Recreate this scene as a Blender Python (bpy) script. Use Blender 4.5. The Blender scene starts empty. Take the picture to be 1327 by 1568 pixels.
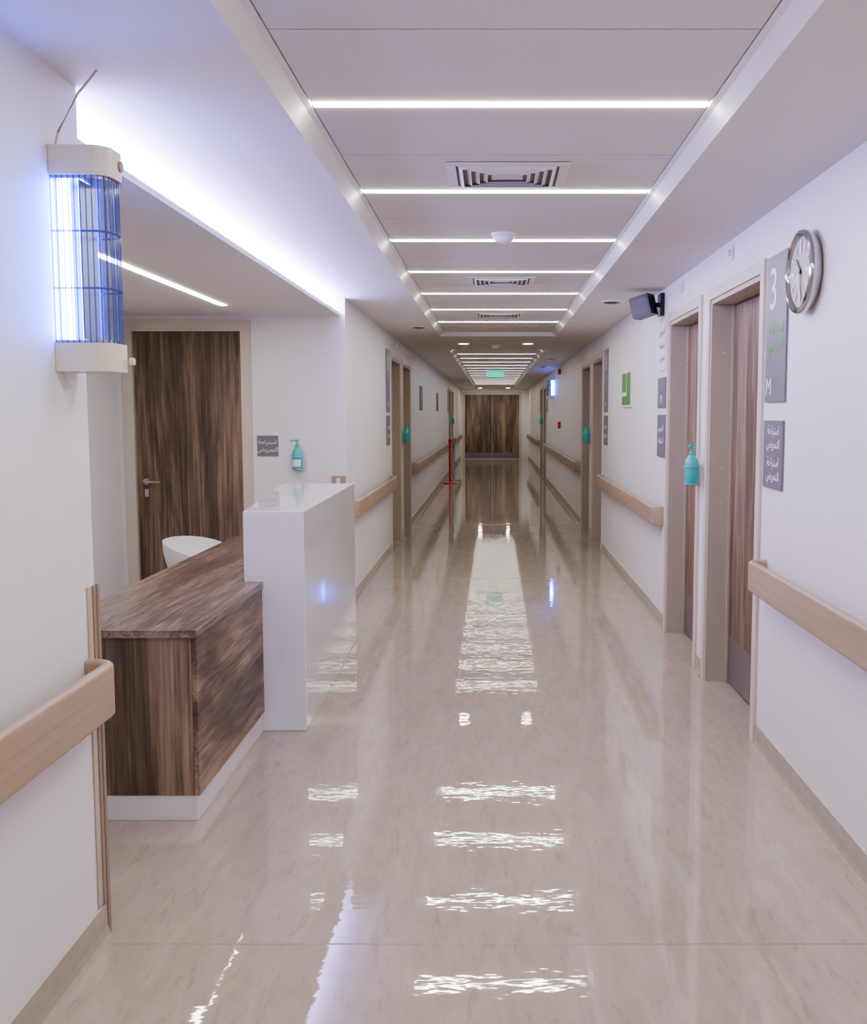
import bpy, bmesh, math
from mathutils import Vector, Matrix

# ------------------------------------------------------------------ materials
def new_mat(name):
    m = bpy.data.materials.new(name); m.use_nodes = True
    nt = m.node_tree
    b = nt.nodes['Principled BSDF']
    return m, nt, b

def mat_plain(name, col, rough=0.5, metal=0.0, noise=0.03, nscale=6.0, bump=0.0, bscale=60, coat=0.0, spec=0.5):
    m, nt, b = new_mat(name)
    N, L = nt.nodes, nt.links
    tc = N.new('ShaderNodeTexCoord')
    nz = N.new('ShaderNodeTexNoise'); nz.inputs['Scale'].default_value = nscale; nz.inputs['Detail'].default_value = 4
    L.new(tc.outputs['Object'], nz.inputs['Vector'])
    cr = N.new('ShaderNodeValToRGB')
    cr.color_ramp.elements[0].position = 0.3; cr.color_ramp.elements[1].position = 0.7
    cr.color_ramp.elements[0].color = (*[max(0, c * (1 - noise)) for c in col], 1)
    cr.color_ramp.elements[1].color = (*[min(1, c * (1 + noise)) for c in col], 1)
    L.new(nz.outputs['Fac'], cr.inputs['Fac']); L.new(cr.outputs['Color'], b.inputs['Base Color'])
    b.inputs['Roughness'].default_value = rough; b.inputs['Metallic'].default_value = metal
    b.inputs['Coat Weight'].default_value = coat
    b.inputs['Specular IOR Level'].default_value = spec
    if bump > 0:
        n2 = N.new('ShaderNodeTexNoise'); n2.inputs['Scale'].default_value = bscale
        L.new(tc.outputs['Object'], n2.inputs['Vector'])
        bp = N.new('ShaderNodeBump'); bp.inputs['Strength'].default_value = bump; bp.inputs['Distance'].default_value = 0.002
        L.new(n2.outputs['Fac'], bp.inputs['Height']); L.new(bp.outputs['Normal'], b.inputs['Normal'])
    return m

def mat_emit(name, col, s, base=(0.8, 0.8, 0.8)):
    m, nt, b = new_mat(name)
    b.inputs['Base Color'].default_value = (*base, 1)
    b.inputs['Emission Color'].default_value = (*col, 1)
    b.inputs['Emission Strength'].default_value = s
    return m

def mat_wood(name, axis='Z', dark=(0.058, 0.037, 0.026), mid=(0.150, 0.101, 0.069), light=(0.38, 0.275, 0.19), rough=0.42, across=3.6, along=0.42):
    m, nt, b = new_mat(name)
    N, L = nt.nodes, nt.links
    tc = N.new('ShaderNodeTexCoord')
    def nz(ac, al, detail, dist=0.0):
        mp = N.new('ShaderNodeMapping')
        s = [ac, ac, ac]; s['XYZ'.index(axis)] = al
        mp.inputs['Scale'].default_value = s
        L.new(tc.outputs['Object'], mp.inputs['Vector'])
        t = N.new('ShaderNodeTexNoise'); t.inputs['Scale'].default_value = 1.0; t.inputs['Detail'].default_value = detail
        t.inputs['Roughness'].default_value = 0.65; t.inputs['Distortion'].default_value = dist
        L.new(mp.outputs['Vector'], t.inputs['Vector'])
        return t
    a = nz(across, along, 3, 0.8); f = nz(across * 20, along * 4, 6); g = nz(across * 3.6, along * 2.4, 4, 1.8)
    m1 = N.new('ShaderNodeMath'); m1.operation = 'MULTIPLY_ADD'; m1.inputs[1].default_value = 0.34
    L.new(f.outputs['Fac'], m1.inputs[0])
    m0 = N.new('ShaderNodeMath'); m0.operation = 'MULTIPLY'; m0.inputs[1].default_value = 0.55
    L.new(a.outputs['Fac'], m0.inputs[0])
    m2 = N.new('ShaderNodeMath'); m2.operation = 'MULTIPLY_ADD'; m2.inputs[1].default_value = 0.25
    L.new(g.outputs['Fac'], m2.inputs[0]); L.new(m0.outputs[0], m2.inputs[2])
    L.new(m2.outputs[0], m1.inputs[2])
    cr = N.new('ShaderNodeValToRGB'); e = cr.color_ramp.elements
    e[0].position = 0.45; e[0].color = (*dark, 1); e[1].position = 0.69; e[1].color = (*light, 1)
    k = e.new(0.555); k.color = (*mid, 1)
    L.new(m1.outputs[0], cr.inputs['Fac']); L.new(cr.outputs['Color'], b.inputs['Base Color'])
    b.inputs['Roughness'].default_value = rough
    return m

def mat_floor():
    m, nt, b = new_mat('polished_vinyl_floor')
    N, L = nt.nodes, nt.links
    tc = N.new('ShaderNodeTexCoord')
    def noise(sc, rot, detail, rough, dist):
        mp = N.new('ShaderNodeMapping'); mp.inputs['Scale'].default_value = sc; mp.inputs['Rotation'].default_value = (0, 0, rot)
        L.new(tc.outputs['Object'], mp.inputs['Vector'])
        n = N.new('ShaderNodeTexNoise'); n.inputs['Scale'].default_value = 1.0; n.inputs['Detail'].default_value = detail; n.inputs['Roughness'].default_value = rough; n.inputs['Distortion'].default_value = dist
        L.new(mp.outputs['Vector'], n.inputs['Vector']); return n
    n = noise((11, 3.0, 1), 0.30, 9, 0.72, 0.9)
    cr = N.new('ShaderNodeValToRGB'); e = cr.color_ramp.elements
    e[0].position = 0.28; e[0].color = (0.385, 0.322, 0.247, 1); e[1].position = 0.66; e[1].color = (0.465, 0.398, 0.316, 1)
    L.new(n.outputs['Fac'], cr.inputs['Fac'])
    v = noise((26, 5, 1), 0.30, 6, 0.7, 1.4)
    cr2 = N.new('ShaderNodeValToRGB'); e = cr2.color_ramp.elements
    e[0].position = 0.31; e[0].color = (0.84, 0.81, 0.77, 1); e[1].position = 0.45; e[1].color = (1, 1, 1, 1)
    L.new(v.outputs['Fac'], cr2.inputs['Fac'])
    mx = N.new('ShaderNodeMixRGB'); mx.blend_type = 'MULTIPLY'; mx.inputs[0].default_value = 1.0
    L.new(cr.outputs['Color'], mx.inputs[1]); L.new(cr2.outputs['Color'], mx.inputs[2])
    L.new(mx.outputs[0], b.inputs['Base Color'])
    b.inputs['Roughness'].default_value = 0.025
    b.inputs['IOR'].default_value = 1.62
    n2 = noise((8, 18, 1), 0.0, 2.5, 0.5, 0.0)
    bp = N.new('ShaderNodeBump'); bp.inputs['Strength'].default_value = 1.0; bp.inputs['Distance'].default_value = 0.00048
    L.new(n2.outputs['Fac'], bp.inputs['Height']); L.new(bp.outputs['Normal'], b.inputs['Normal'])
    return m

def mat_clear(name, col, fac=0.25, rough=0.1):
    m, nt, b = new_mat(name)
    N, L = nt.nodes, nt.links
    tr = N.new('ShaderNodeBsdfTransparent'); tr.inputs['Color'].default_value = (*col, 1)
    b.inputs['Base Color'].default_value = (*col, 1); b.inputs['Roughness'].default_value = rough
    mx = N.new('ShaderNodeMixShader'); mx.inputs[0].default_value = fac
    L.new(tr.outputs[0], mx.inputs[1]); L.new(b.outputs[0], mx.inputs[2])
    L.new(mx.outputs[0], N['Material Output'].inputs['Surface'])
    return m

M = {}
M['wall'] = mat_plain('painted_wall', (0.80, 0.775, 0.76), 0.5, noise=0.012, nscale=3, bump=0.05)
M['ceil'] = mat_plain('painted_ceiling', (0.74, 0.705, 0.675), 0.8, noise=0.01)
M['panel'] = mat_plain('ceiling_panel', (0.72, 0.685, 0.655), 0.6, noise=0.02, nscale=2)
M['void'] = mat_plain('dark_void', (0.06, 0.055, 0.05), 0.9)
M['floor'] = mat_floor()
M['base'] = mat_plain('vinyl_cove_base', (0.43, 0.365, 0.29), 0.25, noise=0.06, nscale=20)
M['frame'] = mat_plain('door_frame_beige', (0.46, 0.40, 0.315), 0.45, noise=0.02)
M['trim'] = mat_plain('architrave_cream', (0.62, 0.56, 0.47), 0.45, noise=0.02)
M['woodZ'] = mat_wood('walnut_vertical', 'Z')
M['woodS'] = mat_wood('walnut_side', 'Y', across=4.5, along=0.9)
M['woodY'] = mat_wood('walnut_long', 'Y', rough=0.25, dark=(0.095, 0.066, 0.052), mid=(0.18, 0.128, 0.10), light=(0.34, 0.26, 0.21), across=5, along=0.8)
M['rail'] = mat_wood('handrail_beech', 'Y', dark=(0.37, 0.27, 0.18), mid=(0.42, 0.31, 0.21), light=(0.47, 0.355, 0.25), rough=0.35, across=12, along=0.5)
M['railin'] = mat_plain('handrail_bracket', (0.36, 0.27, 0.2), 0.5)
M['guard'] = mat_plain('corner_guard_tan', (0.32, 0.24, 0.18), 0.45)
M['guard2'] = mat_plain('corner_guard_cream', (0.55, 0.46, 0.37), 0.45)
M['white'] = mat_plain('white_solid_surface', (0.80, 0.78, 0.79), 0.10, noise=0.01, coat=0.5)
M['plinth'] = mat_plain('plinth_white', (0.75, 0.72, 0.72), 0.3)
M['cream'] = mat_plain('cream_plastic', (0.70, 0.65, 0.50), 0.35)
M['whitepl'] = mat_plain('white_plastic', (0.82, 0.82, 0.82), 0.3)
M['sign'] = mat_plain('sign_grey', (0.20, 0.19, 0.205), 0.4)
M['paper'] = mat_plain('paper_white', (0.75, 0.74, 0.74), 0.6)
M['green'] = mat_plain('print_green', (0.11, 0.30, 0.07), 0.5, noise=0.4, nscale=30)
M['teal'] = mat_plain('teal_plastic', (0.06, 0.46, 0.46), 0.25, coat=0.3)
M['chrome'] = mat_plain('chrome', (0.55, 0.55, 0.55), 0.12, metal=1.0)
M['steel'] = mat_plain('brushed_steel', (0.50, 0.48, 0.46), 0.35, metal=1.0)
M['black'] = mat_plain('black_plastic', (0.02, 0.018, 0.018), 0.35)
M['dgrey'] = mat_plain('dark_grey', (0.10, 0.095, 0.09), 0.5)
M['face'] = mat_plain('clock_face_silver', (0.36, 0.35, 0.35), 0.35, metal=0.0)
M['red'] = mat_plain('red_paint', (0.55, 0.03, 0.03), 0.4)
M['text'] = mat_plain('sign_text_white', (0.85, 0.85, 0.85), 0.5)
M['tgreen'] = mat_plain('sign_text_green', (0.16, 0.50, 0.14), 0.5)
M['grille'] = mat_plain('grille_metal', (0.74, 0.70, 0.68), 0.5)
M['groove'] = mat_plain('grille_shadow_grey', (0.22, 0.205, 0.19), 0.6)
M['led'] = mat_emit('led_diffuser', (1.0, 0.97, 0.94), 38)
M['ledfar'] = mat_emit('led_diffuser_far', (1.0, 0.95, 0.90), 24)
M['cove'] = mat_emit('cove_led_violet', (0.40, 0.36, 1.0), 38)
M['nled'] = mat_emit('nurse_led', (1.0, 0.95, 0.90), 24)
M['down'] = mat_emit('downlight_lens', (1.0, 0.85, 0.85), 45)
M['endfill'] = mat_emit('end_fill_lens', (1.0, 0.93, 0.86), 110)  # strong glow for the added fill pair at the corridor end
M['uv'] = mat_emit('uv_tube', (0.03, 0.11, 1.0), 85)
M['exit'] = mat_emit('exit_sign_green', (0.0, 0.55, 0.40), 0.7, base=(0.0, 0.3, 0.22))
M['clear'] = mat_clear('clear_blue_acrylic', (0.80, 0.86, 1.0), 0.08)
M['rib'] = mat_clear('acrylic_rib', (0.28, 0.33, 0.58), 0.35)
M['kick'] = mat_plain('kick_plate', (0.24, 0.21, 0.19), 0.35, metal=0.4)

# ------------------------------------------------------------------ mesh builder
class MB:
    def __init__(s):
        s.v = []; s.f = []; s.mi = []; s.sm = []; s.mats = []
    def m(s, k):
        mt = M[k]
        if mt not in s.mats: s.mats.append(mt)
        return s.mats.index(mt)
    def add(s, vs, fs, k, smooth=False):
        o = len(s.v); s.v += [tuple(x) for x in vs]; mi = s.m(k)
        for f in fs:
            s.f.append([o + i for i in f]); s.mi.append(mi); s.sm.append(smooth)
    def box(s, x0, x1, y0, y1, z0, z1, k, mat=None):
        vs = [(x0,y0,z0),(x1,y0,z0),(x1,y1,z0),(x0,y1,z0),(x0,y0,z1),(x1,y0,z1),(x1,y1,z1),(x0,y1,z1)]
        if mat: vs = [mat @ Vector(v) for v in vs]
        s.add(vs, [(0,3,2,1),(4,5,6,7),(0,1,5,4),(1,2,6,5),(2,3,7,6),(3,0,4,7)], k)
        return s
    def prism(s, pts, a0, a1, axis, k, smooth=False):
        def mk(p, a):
            if axis == 'Y': return (p[0], a, p[1])
            if axis == 'X': return (a, p[0], p[1])
            return (p[0], p[1], a)
        n = len(pts)
        vs = [mk(p, a0) for p in pts] + [mk(p, a1) for p in pts]
        fs = [tuple(range(n)), tuple(range(2*n-1, n-1, -1))]
        s.add(vs, fs, k)
        o = len(s.v) - 2*n; mi = s.m(k)
        for i in range(n):
            j = (i+1) % n
            s.f.append([o+i, o+j, o+n+j, o+n+i]); s.mi.append(mi); s.sm.append(smooth)
        return s
    def lathe(s, prof, c, axis, k, seg=32, smooth=True, sx=1.0):
        ax = {'X':(Vector((0,1,0)),Vector((0,0,1)),Vector((1,0,0))),
              'Y':(Vector((1,0,0)),Vector((0,0,1)),Vector((0,1,0))),
              'Z':(Vector((1,0,0)),Vector((0,1,0)),Vector((0,0,1)))}[axis]
        c = Vector(c); vs = []; fs = []
        for r, h in prof:
            for i in range(seg):
                t = 2*math.pi*i/seg
                vs.append(c + ax[0]*r*math.cos(t)*sx + ax[1]*r*math.sin(t) + ax[2]*h)
        for a in range(len(prof)-1):
            for i in range(seg):
                j = (i+1) % seg
                fs.append((a*seg+i, a*seg+j, (a+1)*seg+j, (a+1)*seg+i))
        s.add(vs, fs, k, smooth)
        o = len(s.v) - len(vs)
        if prof[0][0] > 1e-6: s.f.append([o+i for i in range(seg)]); s.mi.append(s.m(k)); s.sm.append(False)
        if prof[-1][0] > 1e-6: s.f.append([o+(len(prof)-1)*seg+i for i in range(seg)]); s.mi.append(s.m(k)); s.sm.append(False)
        return s
    def tube(s, pts, r, k, seg=10):
        pts = [Vector(p) for p in pts]; vs = []; fs = []
        for i, p in enumerate(pts):
            d = (pts[min(i+1, len(pts)-1)] - pts[max(i-1, 0)]).normalized()
            up = Vector((0,0,1)) if abs(d.z) < 0.9 else Vector((1,0,0))
            a = d.cross(up).normalized(); b = d.cross(a)
            for q in range(seg):
                t = 2*math.pi*q/seg
                vs.append(p + a*r*math.cos(t) + b*r*math.sin(t))
        for i in range(len(pts)-1):
            for q in range(seg):
                w = (q+1) % seg
                fs.append((i*seg+q, i*seg+w, (i+1)*seg+w, (i+1)*seg+q))
        fs.append(tuple(range(seg))); fs.append(tuple(range((len(pts)-1)*seg, len(pts)*seg)))
        s.add(vs, fs, k, True); return s
    def sweep(s, path, prof, k):
        n = len(prof); vs = []; fs = []
        P = [Vector((p[0], p[1])) for p in path]
        for i, p in enumerate(P):
            d = (P[min(i+1, len(P)-1)] - P[max(i-1, 0)]).normalized()
            nn = Vector((-d.y, d.x))
            for off, z in prof:
                q = p + nn*off; vs.append((q.x, q.y, z))
        for i in range(len(P)-1):
            for a in range(n):
                b = (a+1) % n
                fs.append((i*n+a, i*n+b, (i+1)*n+b, (i+1)*n+a))
        fs.append(tuple(range(n))); fs.append(tuple(range((len(P)-1)*n, len(P)*n)))
        s.add(vs, fs, k, True); return s
    def build(s, name, bevel=0, seg=2, origin=True, parent=None):
        me = bpy.data.meshes.new(name)
        me.from_pydata(s.v, [], s.f)
        for mt in s.mats: me.materials.append(mt)
        for p, mi, sm in zip(me.polygons, s.mi, s.sm):
            p.material_index = mi; p.use_smooth = sm
        bm = bmesh.new(); bm.from_mesh(me); bmesh.ops.recalc_face_normals(bm, faces=bm.faces); bm.to_mesh(me); bm.free()
        ob = bpy.data.objects.new(name, me)
        bpy.context.scene.collection.objects.link(ob)
        if origin:
            xs = [v.co.x for v in me.vertices]; ys = [v.co.y for v in me.vertices]; zs = [v.co.z for v in me.vertices]
            c = Vector(((min(xs)+max(xs))/2, (min(ys)+max(ys))/2, min(zs)))
            me.transform(Matrix.Translation(-c)); ob.location = c
        if bevel:
            md = ob.modifiers.new('bevel', 'BEVEL'); md.width = bevel; md.segments = seg; md.limit_method = 'ANGLE'; md.angle_limit = math.radians(40)
        if any(s.sm):
            e = ob.modifiers.new('wn', 'WEIGHTED_NORMAL') if bevel else None
            try: me.set_sharp_from_angle(angle=math.radians(40))
            except Exception: pass
        if parent:
            bpy.context.view_layer.update()
            ob.parent = parent; ob.matrix_parent_inverse = parent.matrix_world.inverted()
        return ob

def add_text(s, size, loc, rot, mat, parent, name='lettering'):
    cu = bpy.data.curves.new(name, 'FONT'); cu.body = s; cu.size = size; cu.extrude = 0.0005
    cu.align_x = 'CENTER'; cu.align_y = 'CENTER'
    ob = bpy.data.objects.new(name, cu); ob.location = loc; ob.rotation_euler = rot
    cu.materials.append(M[mat]); bpy.context.scene.collection.objects.link(ob)
    bpy.context.view_layer.update()
    ob.parent = parent; ob.matrix_parent_inverse = parent.matrix_world.inverted()
    return ob

# ------------------------------------------------------------------ dimensions
XL, XR = -1.16, 1.24
ZC = 2.457; ZT = 2.505; YB, YE = -3.5, 33.3
TX0, TX1 = -0.56, 0.665
T = 0.17
doorsR = [(4.42, 5.45), (5.73, 6.70), (10.75, 11.80), (12.12, 13.20), (22.2, 23.3), (23.7, 24.8)]
doorsL = [(10.75, 11.80), (12.12, 13.20), (24.6, 25.7), (26.1, 27.2)]
DH = 2.20

# floor
b = MB(); b.box(-3.2, 1.7, YB-0.2, YE+0.3, -0.1, 0, 'floor'); b.build('floor', origin=False)
for i, y in enumerate((2.66, 8.9, 13.3)):
    b = MB(); b.box(XL+0.04, XR-0.04, y-0.0015 if i < 2 else y-0.02, y+0.0015 if i < 2 else y+0.02, 0.0, 0.0012, 'base'); b.build('trim_%d' % (i+1))

# walls with openings
def wall_y(name, x0, x1, ya, yb, ops, ztop):
    b = MB(); y = ya
    for o in ops:
        b.box(x0, x1, y, o[0], 0, ztop, 'wall'); b.box(x0, x1, o[0], o[1], DH, ztop, 'wall'); y = o[1]
    b.box(x0, x1, y, yb, 0, ztop, 'wall'); return b.build(name, origin=False)
wall_y('wall_right', XR, XR+T, YB, YE, doorsR, 2.7)
wall_y('wall_left', XL-T, XL, 7.5, YE, doorsL, 2.7)
b = MB(); b.box(XL-T, XL, YB, 2.72, 0, 2.7, 'wall'); b.build('wall_left_near', origin=False)
b = MB(); b.box(XL-T, XR+T, YB-0.15, YB, 0, 2.7, 'wall'); b.build('wall_behind', origin=False)
# far end wall with opening for double door
b = MB(); b.box(XL-T, -1.07, YE, YE+0.15, 0, 2.7, 'wall'); b.box(0.98, XR+T, YE, YE+0.15, 0, 2.7, 'wall'); b.box(-1.07, 0.98, YE, YE+0.15, 2.32, 2.7, 'wall')
b.build('wall_far', origin=False)
# nurse area
b = MB(); b.box(-3.1, -2.86, 7.5, 7.65, 0, 2.7, 'wall'); b.box(-1.95, XL-T, 7.5, 7.65, 0, 2.7, 'wall'); b.box(-2.86, -1.95, 7.5, 7.65, 2.23, 2.7, 'wall')
b.build('wall_nurse_back', origin=False)
b = MB(); b.box(-3.1, -2.95, 2.57, 7.5, 0, 2.7, 'wall'); b.build('wall_nurse_side', origin=False)
b = MB(); b.box(-2.95, XL-T, 2.57, 2.72, 0, 2.7, 'wall'); b.build('wall_nurse_front', origin=False)

# ceiling
TR = [(YB, 11.1), (13.35, 31.6)]
b = MB()
LX, RX = TX0-0.062, TX1+0.062
b.box(XL, LX, YB, YE, ZC, 2.7, 'ceil'); b.box(RX, XR, YB, YE, ZC, 2.7, 'ceil')
b.box(LX, RX, TR[0][1], TR[1][0], ZC, 2.7, 'ceil'); b.box(LX, RX, TR[1][1], YE, ZC, 2.7, 'ceil')
b.box(LX, RX, YB, YE, 2.62, 2.7, 'void')
for (a0, a1) in TR:
    b.prism([(LX, ZC), (LX, 2.56), (TX0-0.004, 2.56), (TX0-0.004, ZT-0.002), (TX0-0.022, ZT-0.008)], a0, a1, 'Y', 'ceil')
    b.prism([(RX, ZC), (RX, 2.56), (TX1+0.004, 2.56), (TX1+0.004, ZT-0.002), (TX1+0.022, ZT-0.008)], a0, a1, 'Y', 'ceil')
# over nurse opening: trough top
b.box(-1.45, XL, 2.72, 7.5, ZC, 2.7, 'ceil')
b.build('ceiling', origin=False)
# nurse ceiling slab with lip
b = MB()
b.box(-2.95, -1.2, 2.72, 7.5, 2.32, 2.345, 'ceil')
b.box(-1.36, -1.31, 2.72, 7.5, 2.345, 2.46, 'ceil')
b.build('ceiling_nurse', origin=False)
# cove led
c = MB()
for (a0, a1) in ((2.75, 5.0), (5.06, 7.45)):
    c.box(-1.308, -1.285, a0, a1, 2.35, 2.435, 'cove')
c.build('cove_light')

# panels & LEDs
P = 1.145
rows1 = [3.02 + P*i for i in range(-5, 7)]
P2 = P
rows2 = [13.95 + P2*i for i in range(0, 15)]
b = MB()
def panels(rows, ymin, ymax, P, hw):
    y = ymin
    for r in rows:
        if r-hw > y+0.01: b.box(TX0, TX1, y+0.003, r-hw, ZT, ZT+0.02, 'panel')
        e = min(r+P/2, ymax)
        b.box(TX0, TX1, r+hw, e-0.003, ZT, ZT+0.02, 'panel')
        y = e
    if ymax - y > 0.02: b.box(TX0, TX1, y+0.003, ymax, ZT, ZT+0.02, 'panel')
panels(rows1, *TR[0], P, 0.0205); panels(rows2, *TR[1], P2, 0.0155)
b.build('ceiling_panels', origin=False)
for r in rows1 + rows2:
    far = r > 13; w = 0.015 if far else 0.020
    l = MB(); l.box(TX0+0.004, TX1-0.004, r-w, r+w, ZT+0.0008 if far else ZT-0.003, ZT+0.012, 'ledfar' if far else 'led')
    l.build('linear_ceiling_light')
# nurse led
l = MB(); l.box(-1.93, -1.88, 3.6, 6.78, 2.316, 2.3195, 'nled'); l.build('linear_ceiling_light')

# diffusers
def diffuser(cy, cx=0.055):
    b = MB(); z = ZT
    def ring(h0, h1, za, zb):
        o = [(-1,-1),(1,-1),(1,1),(-1,1)]
        vs = [(cx+a*h0, cy+c2*h0*0.82, za) for a, c2 in o] + [(cx+a*h1, cy+c2*h1*0.82, zb) for a, c2 in o]
        vs += [(v[0], v[1], v[2]+0.003) for v in vs]
        fs = []
        for i in range(4):
            j = (i+1) % 4
            fs += [(i, j, 4+j, 4+i), (8+i, 12+i, 12+j, 8+j), (i, 8+i, 8+j, j), (4+i, 4+j, 12+j, 12+i)]
        b.add(vs, fs, 'grille')
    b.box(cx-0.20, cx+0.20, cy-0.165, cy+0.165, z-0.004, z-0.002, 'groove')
    ring(0.24, 0.20, z-0.006, z-0.010)
    for h in (0.190, 0.158, 0.126, 0.094): ring(h, h-0.016, z-0.007, z-0.017)
    ring(0.062, 0.0, z-0.008, z-0.012)
    b.build('ceiling_air_diffuser')
for y in (3.88, 6.87, 9.15): diffuser(y)

def smoke(x, y, z):
    MB().lathe([(0.066, 0), (0.066, -0.012), (0.055, -0.018), (0.05, -0.034), (0.034, -0.046), (0.0, -0.048)], (x, y, z), 'Z', 'whitepl').build('smoke_detector')
smoke(0.055, 5.12, ZT); smoke(0.03, 12.45, ZC)
def downl(x, y, k='down'):
    b = MB(); b.lathe([(0.085, 0), (0.085, -0.006), (0.070, -0.008), (0.066, -0.004)], (x, y, ZC), 'Z', 'whitepl')
    b.lathe([(0.064, -0.002), (0.064, -0.008), (0.0, -0.009)], (x, y, ZC), 'Z', k); b.build('recessed_downlight')
downl(-0.38, 12.2); downl(0.44, 12.2); downl(-0.45, 32.3, 'endfill'); downl(0.50, 32.3, 'endfill')  # end pair is fill, added to brighten the far door
def spk(x, y):
    b = MB(); b.lathe([(0.085, 0), (0.085, -0.008), (0.07, -0.012)], (x, y, ZC), 'Z', 'whitepl')
    b.lathe([(0.069, -0.0125), (0.03, -0.02), (0.0, -0.02)], (x, y, ZC), 'Z', 'black'); b.build('ceiling_spotlight')
spk(-0.77, 9.9); spk(0.95, 7.7); spk(0.95, 15.5); spk(0.95, 18)

# baseboards
def bprof(x, s): return [(x, 0), (x-s*0.022, 0), (x-s*0.014, 0.010), (x-s*0.009, 0.030), (x-s*0.007, 0.10), (x, 0.105)]
def spans(a, bb, ops, g=0.07):
    out = []; y = a
    for o in ops: out.append((y, o[0]-g)); y = o[1]+g
    out.append((y, bb)); return out
b = MB()
for a, c in spans(YB, YE, doorsR): b.prism(bprof(XR, 1), a, c, 'Y', 'base')
b.build('baseboard_right', origin=False)
b = MB()
for a, c in spans(7.5, YE, doorsL): b.prism(bprof(XL, -1), a, c, 'Y', 'base')
b.prism(bprof(XL, -1), YB, 2.71, 'Y', 'base')
b.build('baseboard_left', origin=False)
b = MB()
for a, c in ((-2.95, -2.92), (-1.88, XL)): b.prism([(7.5, 0), (7.46, 0), (7.49, 0.03), (7.492, 0.1), (7.5, 0.1)], a, c, 'X', 'base')
b.build('baseboard_nurse', origin=False)

# doors in side walls
dn = [0]
def side_door(y0, y1, X, s):
    dn[0] += 1
    b = MB(); t = 0.03
    def bx(xa, xb, *r):
        xa, xb = X+s*xa, X+s*xb
        b.box(min(xa, xb), max(xa, xb), *r)
    bx(-0.004, T, y0, y0+t, 0, DH, 'frame'); bx(-0.004, T, y1-t, y1, 0, DH, 'frame'); bx(-0.004, T, y0+t, y1-t, DH-t, DH, 'frame')
    w = 0.055
    bx(-0.014, -0.0002, y0-w, y0+0.004, 0, DH+w, 'trim'); bx(-0.014, -0.0002, y1-0.004, y1+w, 0, DH+w, 'trim'); bx(-0.014, -0.0002, y0+0.004, y1-0.004, DH-0.004, DH+w, 'trim')
    bx(T-0.06, T-0.045, y0+t, y0+t+0.012, 0, DH-t, 'frame'); bx(T-0.06, T-0.045, y1-t-0.012, y1-t, 0, DH-t, 'frame')
    bx(T-0.045, T, y0+t+0.004, y1-t-0.004, 0.008, DH-t-0.004, 'woodZ')
    bx(T-0.047, T-0.0452, y0+t+0.03, y1-t-0.03, 0.012, 0.28, 'kick')
    hy = y0+t+0.09
    b.lathe([(0.026, 0), (0.026, 0.01)], (X+s*(T-0.050), hy, 1.02), 'X', 'steel', 20)
    b.tube([(X+s*(T-0.05), hy, 1.02), (X+s*(T-0.095), hy, 1.02), (X+s*(T-0.097), hy+0.13, 1.02)], 0.009, 'steel')
    for z in (0.35, 1.05, 1.25, 1.9): b.lathe([(0.006, 0), (0.005, -0.002), (0.0, -0.002)], (X+s*T*0.4, y1-t, z), 'Y', 'trim', 12)
    b.build('door_%d' % dn[0], bevel=0.002, seg=1)
for d in doorsR: side_door(d[0], d[1], XR, 1)
for d in doorsL: side_door(d[0], d[1], XL, -1)

# nurse back door
b = MB()
x0, x1 = -2.86, -1.95
b.box(x0-0.05, x0+0.03, 7.482, 7.4995, 0, 2.2, 'trim'); b.box(x1-0.03, x1+0.05, 7.482, 7.4995, 0, 2.2, 'trim'); b.box(x0-0.05, x1+0.05, 7.482, 7.4995, 2.2, 2.285, 'trim')
b.box(x0, x0+0.03, 7.4995, 7.65, 0, 2.2, 'frame'); b.box(x1-0.03, x1, 7.4995, 7.65, 0, 2.2, 'frame'); b.box(x0, x1, 7.4995, 7.65, 2.2, 2.23, 'frame')
b.box(x0+0.033, x1-0.033, 7.53, 7.575, 0.008, 2.197, 'woodZ')
b.lathe([(0.026, 0), (0.026, 0.012)], (x0+0.10, 7.518, 1.02), 'Y', 'steel', 20)
b.tube([(x0+0.10, 7.52, 1.02), (x0+0.10, 7.47, 1.02), (x0+0.23, 7.468, 1.02)], 0.010, 'steel')
b.box(x0+0.085, x0+0.115, 7.52, 7.53, 0.90, 0.96, 'steel')
b.build('door_%d' % (dn[0]+1))

# far double door
b = MB()
b.box(-1.07, -1.0, YE-0.02, YE+0.15, 0, 2.32, 'trim'); b.box(0.91, 0.98, YE-0.02, YE+0.15, 0, 2.32, 'trim'); b.box(-1.0, 0.91, YE-0.02, YE+0.15, 2.25, 2.32, 'trim')
for a, c in ((-0.995, -0.049), (-0.041, 0.905)):
    b.box(a, c, YE+0.0, YE+0.045, 0.01, 2.245, 'woodZ')
    b.box(a+0.01, c-0.01, YE-0.003, YE-0.0002, 0.012, 0.22, 'kick')
for hx in (-0.13, 0.04):
    b.tube([(hx, YE, 0.95), (hx, YE-0.05, 0.95), (hx, YE-0.05, 1.2), (hx, YE, 1.2)], 0.012, 'steel')
for gx in (-0.68, -0.36, 0.27, 0.59): b.box(gx-0.003, gx+0.003, YE-0.001, YE-0.0002, 0.23, 2.24, 'dgrey')
b.build('door_%d' % (dn[0]+2))

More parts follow.
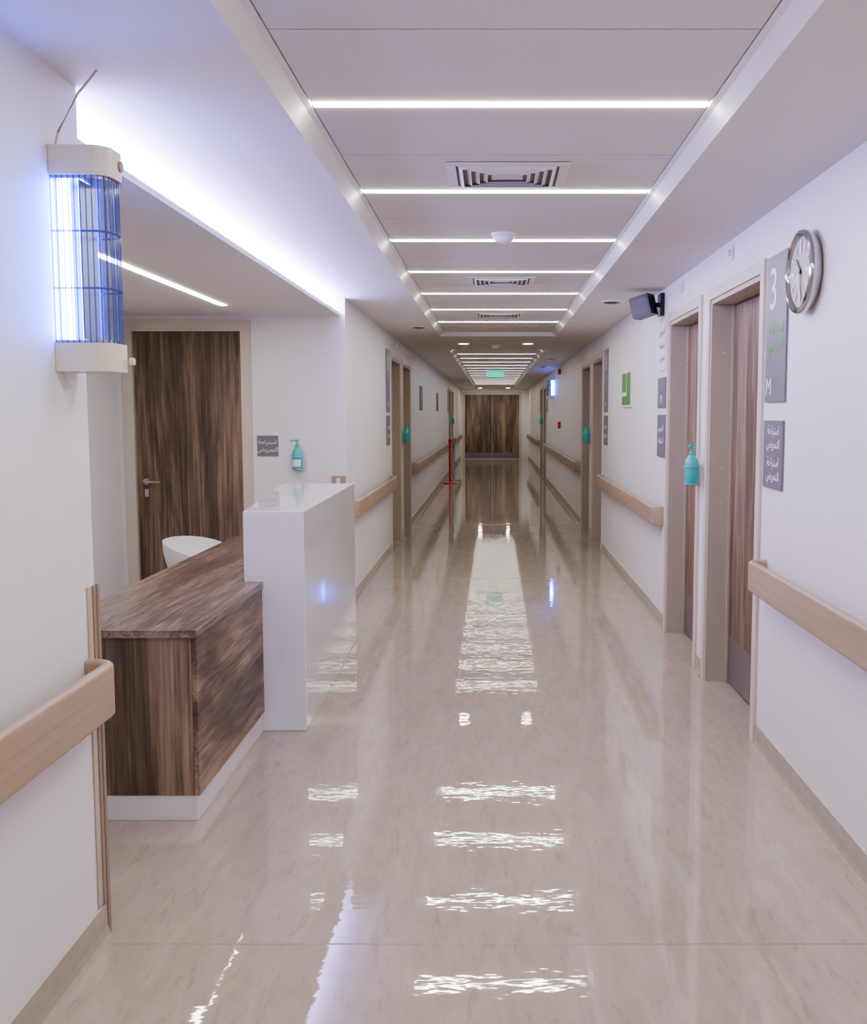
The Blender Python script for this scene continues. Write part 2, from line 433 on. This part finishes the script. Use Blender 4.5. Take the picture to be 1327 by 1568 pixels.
# ------------------------------------------------------------------ handrails
def rounded(h0, h1, t, r=0.012, n=4):
    pts = []
    for cx, cz, a0 in ((t/2-r, h1-r, 0), (-t/2+r, h1-r, 90), (-t/2+r, h0+r, 180), (t/2-r, h0+r, 270)):
        for i in range(n+1):
            a = math.radians(a0+90*i/n); pts.append((cx+r*math.cos(a), cz+r*math.sin(a)))
    return pts
def rail(X, s, y0, y1, z0, z1, capA=True, capB=True):
    xo = X - s*0.075
    path = []; R = 0.05
    if capA:
        path += [(X-s*0.002, y0+0.018)]
        for i in range(0, 7):
            a = math.radians(90*i/6); path.append((xo + s*R*(1-math.sin(a)), y0+0.018+R*(1-math.cos(a))))
    else: path += [(xo, y0)]
    if capB:
        for i in range(0, 7):
            a = math.radians(90*i/6); path.append((xo + s*R*(1-math.cos(a)), y1-0.018-R+R*math.sin(a)))
        path += [(X-s*0.002, y1-0.018)]
    else: path += [(xo, y1)]
    b = MB(); b.sweep(path, rounded(z0, z1, 0.034, 0.014), 'rail')
    n = max(2, int((y1-y0)/0.9)+1)
    for i in range(n):
        y = y0+0.2+(y1-y0-0.4)*i/(n-1)
        xa, xb = sorted((X-s*0.001, X-s*0.06))
        b.box(xa, xb, y-0.025, y+0.025, (z0+z1)/2-0.03, (z0+z1)/2+0.03, 'railin')
    b.build('wall_handrail')
rail(XR, 1, 0.0, 4.28, 0.755, 0.895); rail(XR, 1, 6.86, 10.62, 0.745, 0.885); rail(XR, 1, 13.38, 21.9, 0.745, 0.885); rail(XR, 1, 25.0, 32.8, 0.745, 0.885)
rail(XL, -1, 0.0, 2.67, 0.70, 0.855); rail(XL, -1, 7.52, 10.62, 0.73, 0.87); rail(XL, -1, 13.38, 24.4, 0.73, 0.87); rail(XL, -1, 27.4, 32.8, 0.73, 0.87)
b = MB(); b.box(-1.27, -1.17, 7.44, 7.498, 0.985, 1.07, 'rail'); b.box(-1.235, -1.205, 7.436, 7.442, 1.0, 1.055, 'whitepl'); b.build('wall_socket_box', bevel=0.006)

# corner guard at near left corner
b = MB()
b.box(XL+0.0005, XL+0.006, 2.665, 2.728, 0.105, 1.06, 'guard2')
b.box(XL+0.006, XL+0.010, 2.69, 2.708, 0.105, 1.06, 'guard')
b.box(XL-0.05, XL+0.006, 2.7205, 2.728, 0.0, 1.06, 'guard2')
b.box(XL+0.0005, XL+0.012, 2.712, 2.73, 0.0, 1.062, 'guard')
b.build('corner_guard', bevel=0.002)

# ------------------------------------------------------------------ reception desk
b = MB()
b.prism([(-1.208, 4.54), (-0.915, 4.54), (-0.945, 6.42), (-1.43, 6.42)], 0.0, 1.086, 'Z', 'white')
b.build('reception_counter', bevel=0.004)
b = MB()
poly = [(-1.72, 3.49), (-1.115, 3.49), (-1.115, 4.535), (-1.215, 4.535), (-1.435, 6.25), (-1.72, 6.25)]
b.prism(poly, 0.715, 0.745, 'Z', 'woodY')
ins = [(-1.70, 3.505), (-1.140, 3.505), (-1.140, 4.53), (-1.222, 4.53), (-1.44, 6.23), (-1.70, 6.23)]
b.prism(ins, 0.10, 0.714, 'Z', 'woodZ')
b.box(-1.1395, -1.120, 3.506, 4.53, 0.10, 0.714, 'woodS')
pl = [(-1.69, 3.51), (-1.13, 3.51), (-1.13, 4.53), (-1.225, 4.53), (-1.44, 6.22), (-1.69, 6.22)]
b.prism(pl, 0.0, 0.10, 'Z', 'plinth')
b.build('reception_desk', bevel=0.0015, seg=1)

# ------------------------------------------------------------------ tub chair
def chair(cx, cy):
    b = MB()
    nu, nv = 28, 8; vs = []; fs = []
    for j in range(nv+1):
        v = j/nv
        for i in range(nu+1):
            u = -1+2*i/nu; a = math.pi*0.9 + u*math.radians(125)
            top = 0.715 - 0.11*abs(u)**2.2
            z = 0.44 + (top-0.44)*v
            r = 0.18 + 0.06*math.sin(v*math.pi/2)
            vs.append((cx + r*math.cos(a)*1.0, cy + r*math.sin(a)*1.05, z))
    for j in range(nv):
        for i in range(nu):
            k = j*(nu+1)+i; fs.append((k, k+1, k+nu+2, k+nu+1))
    o = len(vs); w = 0.012
    for (x, y, z) in list(vs):
        d = Vector((x-cx, y-cy)); d = d*(1-w/d.length); vs.append((cx+d.x, cy+d.y, z))
    for j in range(nv):
        for i in range(nu):
            k = o+j*(nu+1)+i; fs.append((k, k+nu+1, k+nu+2, k+1))
    for i in range(nu):
        k = nv*(nu+1)+i; fs.append((k, k+1, o+k+1, o+k))
    for j in range(nv):
        k = j*(nu+1); fs.append((k, k+nu+1, o+k+nu+1, o+k)); k += nu; fs.append((k, o+k, o+k+nu+1, k+nu+1))
    b.add(vs, fs, 'whitepl', True)
    b.lathe([(0.0, 0.41), (0.15, 0.415), (0.19, 0.44), (0.195, 0.455), (0.16, 0.45), (0.0, 0.445)], (cx, cy, 0), 'Z', 'whitepl')
    b.lathe([(0.03, 0.08), (0.03, 0.41)], (cx, cy, 0), 'Z', 'steel', 16)
    for i in range(5):
        a = 2*math.pi*i/5
        b.tube([(cx, cy, 0.11), (cx+0.25*math.cos(a), cy+0.25*math.sin(a), 0.07)], 0.015, 'steel')
        b.lathe([(0.027, -0.012), (0.027, 0.012)], (cx+0.25*math.cos(a), cy+0.25*math.sin(a), 0.028), 'X', 'black', 16)
    b.build('tub_chair')
chair(-1.985, 6.36)

# ------------------------------------------------------------------ UV lamp
def uvlamp(X, s, y0, z0, z1, cord=True):
    D = 0.15; W = 0.13; yc = y0+W/2
    b = MB()
    def plan(grow=0.0, n=8):
        pts = [(X-s*0.001, y0-grow), (X-s*(D-0.045), y0-grow)]
        for i in range(1, n):
            a = math.radians(90*i/n); pts.append((X-s*(D-0.045+(0.045+grow)*math.sin(a)), y0-grow+(0.045+grow)*(1-math.cos(a))))
        for i in range(0, n):
            a = math.radians(90*i/n); pts.append((X-s*(D-0.045+(0.045+grow)*math.cos(a)), y0+W+grow-(0.045+grow)*(1-math.sin(a))))
        pts += [(X-s*(D-0.045), y0+W+grow), (X-s*0.001, y0+W+grow)]
        return pts
    hz = 0.075
    b.prism(plan(0.004), z0, z0+hz, 'Z', 'cream'); b.prism(plan(0.004), z1-hz, z1, 'Z', 'cream')
    b.prism(plan(-0.006), z0+hz, z0+hz+0.008, 'Z', 'steel'); b.prism(plan(-0.006), z1-hz-0.008, z1-hz, 'Z', 'steel')
    xs = sorted((X-s*0.001, X-s*0.006)); b.box(xs[0], xs[1], y0+0.03, y0+W-0.03, z0+hz, z1-hz, 'whitepl')
    xs = sorted((X-s*0.070, X-s*0.074)); b.box(xs[0], xs[1], y0+0.015, y0+W-0.015, z0+hz+0.01, z1-hz-0.01, 'steel')
    for dx, yy in ((0.030, y0+0.028), (0.050, y0+W-0.04)):
        b.lathe([(0.012, z0+hz+0.01), (0.012, z1-hz-0.01)], (X-s*dx, yy, 0), 'Z', 'uv', 16)
    pl = plan(-0.004, 10)
    seg = []
    L = 0; last = -1
    for i in range(len(pl)-1):
        p, q = Vector(pl[i]), Vector(pl[i+1]); n = max(1, int((q-p).length/0.003))
        for k in range(n):
            L += (q-p).length/n
            if L - last > 0.0135: seg.append(p.lerp(q, k/n)); last = L
    for p in seg:
        b.box(p.x-0.0012, p.x+0.0012, p.y-0.0012, p.y+0.0012, z0+hz, z1-hz, 'rib')
    h = (z1-z0-2*hz)
    for t in (0.33, 0.67):
        z = z0+hz+h*t
        for i in range(len(pl)-1):
            b.tube([(*pl[i], z), (*pl[i+1], z)], 0.003, 'rib', 6)
    n = len(pl)
    vs = [(p[0], p[1], z0+hz) for p in pl]+[(p[0], p[1], z1-hz) for p in pl]
    b.add(vs, [(i, i+1, n+i+1, n+i) for i in range(n-1)], 'clear', True)
    b.lathe([(0.014, 0), (0.014, 0.006), (0, 0.007)], (X-s*(D+0.003), yc+0.02, z1-0.035), 'X', 'guard', 16)
    b.lathe([(0.010, 0), (0.010, 0.012), (0, 0.013)], (X-s*(D+0.014), yc+0.02, z0+0.03), 'X', 'cream', 16)
    b.prism([(yc-0.03, z0), (yc+0.03, z0), (yc, z0-0.045)], *sorted((X-s*0.001, X-s*0.012)), 'X', 'whitepl')
    if cord:
        b.tube([(X-s*0.01, y0+0.006, z1-0.03), (X-s*0.03, y0-0.004, z1+0.03), (X-s*0.07, y0+0.03, ZC-0.07), (X-s*0.115, y0+0.05, ZC-0.002)], 0.003, 'guard2', 8)
    b.build('ultraviolet_lamp', bevel=0)
uvlamp(XL, -1, 2.535, 1.665, 2.25)
uvlamp(XR, 1, 19.3, 1.86, 2.33, cord=False)

# ------------------------------------------------------------------ soap dispensers
def dispenser(px, py, z, dx, dy):
    b = MB(); cx, cy = px+dx*0.055, py+dy*0.055
    b.lathe([(0.0, 0.004), (0.034, 0.0), (0.040, 0.01), (0.041, 0.12), (0.037, 0.15), (0.018, 0.175), (0.014, 0.18)], (cx, cy, z), 'Z', 'teal', 28)
    b.lathe([(0.017, 0.18), (0.017, 0.198), (0.006, 0.2), (0.006, 0.225), (0.012, 0.226), (0.012, 0.24), (0, 0.242)], (cx, cy, z), 'Z', 'teal', 20)
    b.tube([(cx, cy, z+0.234), (cx+dx*0.02-abs(dy)*0.03, cy+dy*0.02-abs(dx)*0.03, z+0.236), (cx+dx*0.03-abs(dy)*0.05, cy+dy*0.03-abs(dx)*0.045, z+0.226)], 0.006, 'teal', 8)
    if dy:
        vs = []; fs = []; a0 = -math.pi/2
        for i in range(9):
            a = a0 + math.radians(-50+100*i/8)
            for zz in (0.03, 0.085): vs.append((cx+0.0418*math.cos(a), cy+0.0418*math.sin(a), z+zz))
        for i in range(8): fs.append((2*i, 2*i+2, 2*i+3, 2*i+1))
        b.add(vs, fs, 'paper', True)
    for zz in (0.008, 0.11):
        pts = [(cx+0.0445*math.cos(t*math.pi/12), cy+0.0445*math.sin(t*math.pi/12), z+zz) for t in range(25)]
        b.tube(pts, 0.0022, 'steel', 6)
    for q in (-1, 1):
        ox, oy = (0.02*q, 0) if dy else (0, 0.02*q)
        b.tube([(px+ox+dx*0.003, py+oy+dy*0.003, z+0.12), (px+ox+dx*0.004, py+oy+dy*0.004, z-0.006), (cx+ox, cy+oy, z-0.004), (cx+ox+dx*0.036, cy+oy+dy*0.036, z+0.01)], 0.0025, 'steel', 6)
    b.build('soap_dispenser')
dispenser(-1.54, 7.5, 1.115, 0, -1)
dispenser(XR-0.014, 5.59, 1.135, -1, 0); dispenser(XR-0.014, 11.96, 1.20, -1, 0); dispenser(XL+0.014, 11.96, 1.20, 1, 0)
dispenser(XR, 23.5, 1.3, -1, 0); dispenser(XL, 25.9, 1.3, 1, 0)

# ------------------------------------------------------------------ signs
RR = (math.pi/2, 0, -math.pi/2); RL = (math.pi/2, 0, math.pi/2); RB = (math.pi/2, 0, 0)
def sign(X, s, y0, y1, z0, z1, mat='sign', name='wall_sign'):
    b = MB(); xs = sorted((X-s*0.0005, X-s*0.010)); b.box(xs[0], xs[1], y0, y1, z0, z1, mat); return b.build(name, bevel=0.001, seg=1)
AR1 = '\uFE94\uFEA3\uFE8D\uFEAE\uFE98\uFEB3\uFE8D'
AR2 = '\uFEBE\uFEF3\uFEAE\uFEE4\uFE98\uFEDF\uFE8D'
s1 = sign(XR, 1, 4.03, 4.32, 1.605, 2.245)
X = XR-0.0108
add_text('3', 0.26, (X, 4.22, 2.09), RR, 'text', s1); add_text('M', 0.11, (X, 4.26, 1.67), RR, 'text', s1)
add_text(AR1, 0.07, (X, 4.17, 1.92), RR, 'tgreen', s1); add_text(AR2, 0.07, (X, 4.17, 1.85), RR, 'tgreen', s1)
s2 = sign(XR, 1, 4.04, 4.32, 1.225, 1.525)
for i, z in enumerate((1.48, 1.42, 1.34, 1.28)): add_text((AR1, AR2)[i % 2], 0.055, (X, 4.17, z), RR, 'text', s2)
for (X0, s, R) in ((XR, 1, RR), (XL, -1, RL)):
    a = sign(X0, s, 10.28, 10.58, 1.58, 2.26); xx = X0-s*0.0108
    add_text('3', 0.2, (xx, 10.43, 2.10), R, 'text', a); add_text('M', 0.1, (xx, 10.43, 1.66), R, 'text', a)
    c = sign(X0, s, 10.28, 10.58, 1.22, 1.54); add_text(AR2, 0.06, (xx, 10.43, 1.42), R, 'text', c); add_text(AR1, 0.06, (xx, 10.43, 1.32), R, 'text', c)
p = sign(XR, 1, 6.83, 7.10, 1.87, 2.22, 'paper', 'notice_sheet'); add_text(AR2, 0.07, (X, 6.97, 2.15), RR, 'sign', p); add_text(AR1, 0.06, (X, 6.97, 2.05), RR, 'green', p); add_text(AR2, 0.06, (X, 6.97, 1.96), RR, 'sign', p)
p = sign(XR, 1, 6.83, 7.13, 1.60, 1.82); add_text('M', 0.09, (X, 6.98, 1.66), RR, 'text', p)
p = sign(XR, 1, 6.83, 7.13, 1.24, 1.55); add_text(AR2, 0.06, (X, 6.98, 1.45), RR, 'text', p); add_text(AR1, 0.06, (X, 6.98, 1.36), RR, 'text', p)
b = MB(); b.box(XR-0.015, XR-0.0005, 8.5, 9.08, 1.62, 1.95, 'paper')
b.box(XR-0.017, XR-0.0152, 8.52, 9.06, 1.64, 1.72, 'green'); b.box(XR-0.017, XR-0.0152, 8.52, 8.75, 1.72, 1.93, 'green'); b.box(XR-0.017, XR-0.0152, 8.80, 9.06, 1.76, 1.93, 'green')
b.build('wall_poster')
for y in (15.2, 19.6):
    b = MB(); b.box(XL+0.0005, XL+0.015, y-0.25, y+0.25, 1.62, 2.0, 'sign'); b.box(XL+0.0152, XL+0.017, y-0.22, y+0.22, 1.66, 1.80, 'green'); b.build('wall_poster')
b = MB(); b.box(-1.865, -1.700, 7.49, 7.4995, 1.225, 1.385, 'sign'); ns = b.build('wall_sign', bevel=0.001, seg=1)
add_text(AR1, 0.048, (-1.782, 7.489, 1.335), RB, 'text', ns); add_text(AR2, 0.048, (-1.782, 7.489, 1.275), RB, 'text', ns)
for y in (21.8, 25.1): sign(XR, 1, y-0.15, y+0.15, 1.6, 2.2)
for y in (24.3, 27.5): sign(XL, -1, y-0.15, y+0.15, 1.6, 2.2)

# ------------------------------------------------------------------ clock
cy, cz = 3.76, 2.105
b = MB()
b.lathe([(0.135, -0.001), (0.150, -0.01), (0.162, -0.03), (0.163, -0.042), (0.158, -0.052), (0.146, -0.056), (0.138, -0.050), (0.135, -0.040)], (XR, cy, cz), 'X', 'chrome', 64)
b.lathe([(0.134, -0.036), (0.134, -0.0405)], (XR, cy, cz), 'X', 'face', 64)
for i in range(12):
    a = 2*math.pi*i/12
    mt = Matrix.Translation((XR-0.0425, cy, cz)) @ Matrix.Rotation(a, 4, 'X')
    w = 0.007 if i % 3 == 0 else 0.0045
    b.box(-0.0005, 0.0005, -w, w, 0.07 if i % 3 == 0 else 0.085, 0.122, 'text', mt)
for a, l, w in ((math.radians(-40), 0.07, 0.005), (math.radians(170), 0.11, 0.0035)):
    mt = Matrix.Translation((XR-0.0445, cy, cz)) @ Matrix.Rotation(a, 4, 'X'); b.box(-0.0007, 0.0007, -w, w, -0.02, l, 'black', mt)
b.lathe([(0.009, -0.04), (0.009, -0.047), (0, -0.048)], (XR, cy, cz), 'X', 'black', 20)
b.build('wall_clock')

# black wall speaker on bracket
b = MB()
mt = Matrix.Translation((XR-0.14, 6.98, 2.335)) @ Matrix.Rotation(math.radians(-35), 4, 'Z') @ Matrix.Rotation(math.radians(-14), 4, 'Y')
b.box(-0.085, 0.065, -0.06, 0.06, -0.075, 0.075, 'black', mt); b.box(-0.074, 0.055, -0.063, -0.060, -0.062, 0.062, 'dgrey', mt)
b.tube([(XR-0.10, 7.0, 2.33), (XR-0.05, 7.02, 2.35), (XR-0.01, 7.02, 2.35)], 0.018, 'black')
b.box(XR-0.03, XR-0.0005, 6.96, 7.08, 2.27, 2.43, 'black')
b.build('wall_speaker', bevel=0.004)

for y, z in ((5.0, 2.385), (6.3, 2.385), (11.3, 2.36), (12.7, 2.36)):
    b = MB(); b.box(XR-0.012, XR-0.0005, y-0.03, y+0.03, z-0.035, z+0.035, 'whitepl'); b.lathe([(0.016, -0.012), (0.016, -0.03), (0.0, -0.036)], (XR, y, z), 'X', 'whitepl', 16); b.build('door_call_lamp', bevel=0.003)
for y in (11.3, 12.7):
    b = MB(); b.box(XL+0.0005, XL+0.012, y-0.03, y+0.03, 2.325, 2.395, 'whitepl'); b.lathe([(0.016, 0.012), (0.016, 0.03), (0.0, 0.036)], (XL, y, 2.36), 'X', 'whitepl', 16); b.build('door_call_lamp', bevel=0.003)

for z0, z1, nm in ((2.29, 2.39, 'fire_alarm_sounder'), (1.30, 1.42, 'fire_alarm_call_point')):
    b = MB(); b.box(XR-0.05, XR-0.0005, 17.5, 17.62, z0, z1, 'red'); b.box(XR-0.053, XR-0.0502, 17.53, 17.59, z0+0.03, z1-0.03, 'paper'); b.build(nm, bevel=0.004)

# exit sign
b = MB(); b.box(-0.14, 0.21, 20.0, 20.03, 2.33, 2.475, 'exit'); b.box(-0.15, 0.22, 20.002, 20.028, 2.475, 2.485, 'steel')
for x in (-0.08, 0.16): b.tube([(x, 20.015, 2.485), (x, 20.015, ZT)], 0.004, 'steel', 8)
for x, w in ((-0.08, 0.03), (-0.02, 0.012), (0.03, 0.02), (0.10, 0.04), (0.16, 0.01)): b.box(x-w/2, x+w/2, 19.998, 19.9995, 2.375, 2.43, 'text')
b.build('exit_sign')

# stanchion barrier
b = MB()
for (x, y, k) in ((-0.93, 22.4, 'chrome'), (-0.98, 21.4, 'red')):
    b.lathe([(0.16, 0.0), (0.16, 0.012), (0.05, 0.03), (0.025, 0.04), (0.025, 0.9), (0.035, 0.905), (0.035, 1.0), (0.0, 1.005)], (x, y, 0), 'Z', k, 24)
b.add([(-0.93, 22.4, 0.92), (-0.98, 21.4, 0.92), (-0.98, 21.4, 0.98), (-0.93, 22.4, 0.98)], [(0, 1, 2, 3)], 'red')
b.build('queue_barrier')

# ------------------------------------------------------------------ world, camera
w = bpy.data.worlds.new('World'); bpy.context.scene.world = w; w.use_nodes = True
w.node_tree.nodes['Background'].inputs[0].default_value = (0.5, 0.5, 0.55, 1); w.node_tree.nodes['Background'].inputs[1].default_value = 0.3
cam = bpy.data.cameras.new('camera'); co = bpy.data.objects.new('camera', cam); bpy.context.scene.collection.objects.link(co)
co.location = (0, 0, 1.55); co.rotation_euler = (math.radians(85), 0, 0)
cam.sensor_fit = 'HORIZONTAL'; cam.sensor_width = 36; cam.lens = 36*1450/1327
cam.shift_x = -0.069; cam.shift_y = -0.0166; cam.clip_start = 0.02
bpy.context.scene.camera = co
vs = bpy.context.scene.view_settings
vs.view_transform = 'AgX'; vs.look = 'AgX - Medium High Contrast'; vs.exposure = 0.72
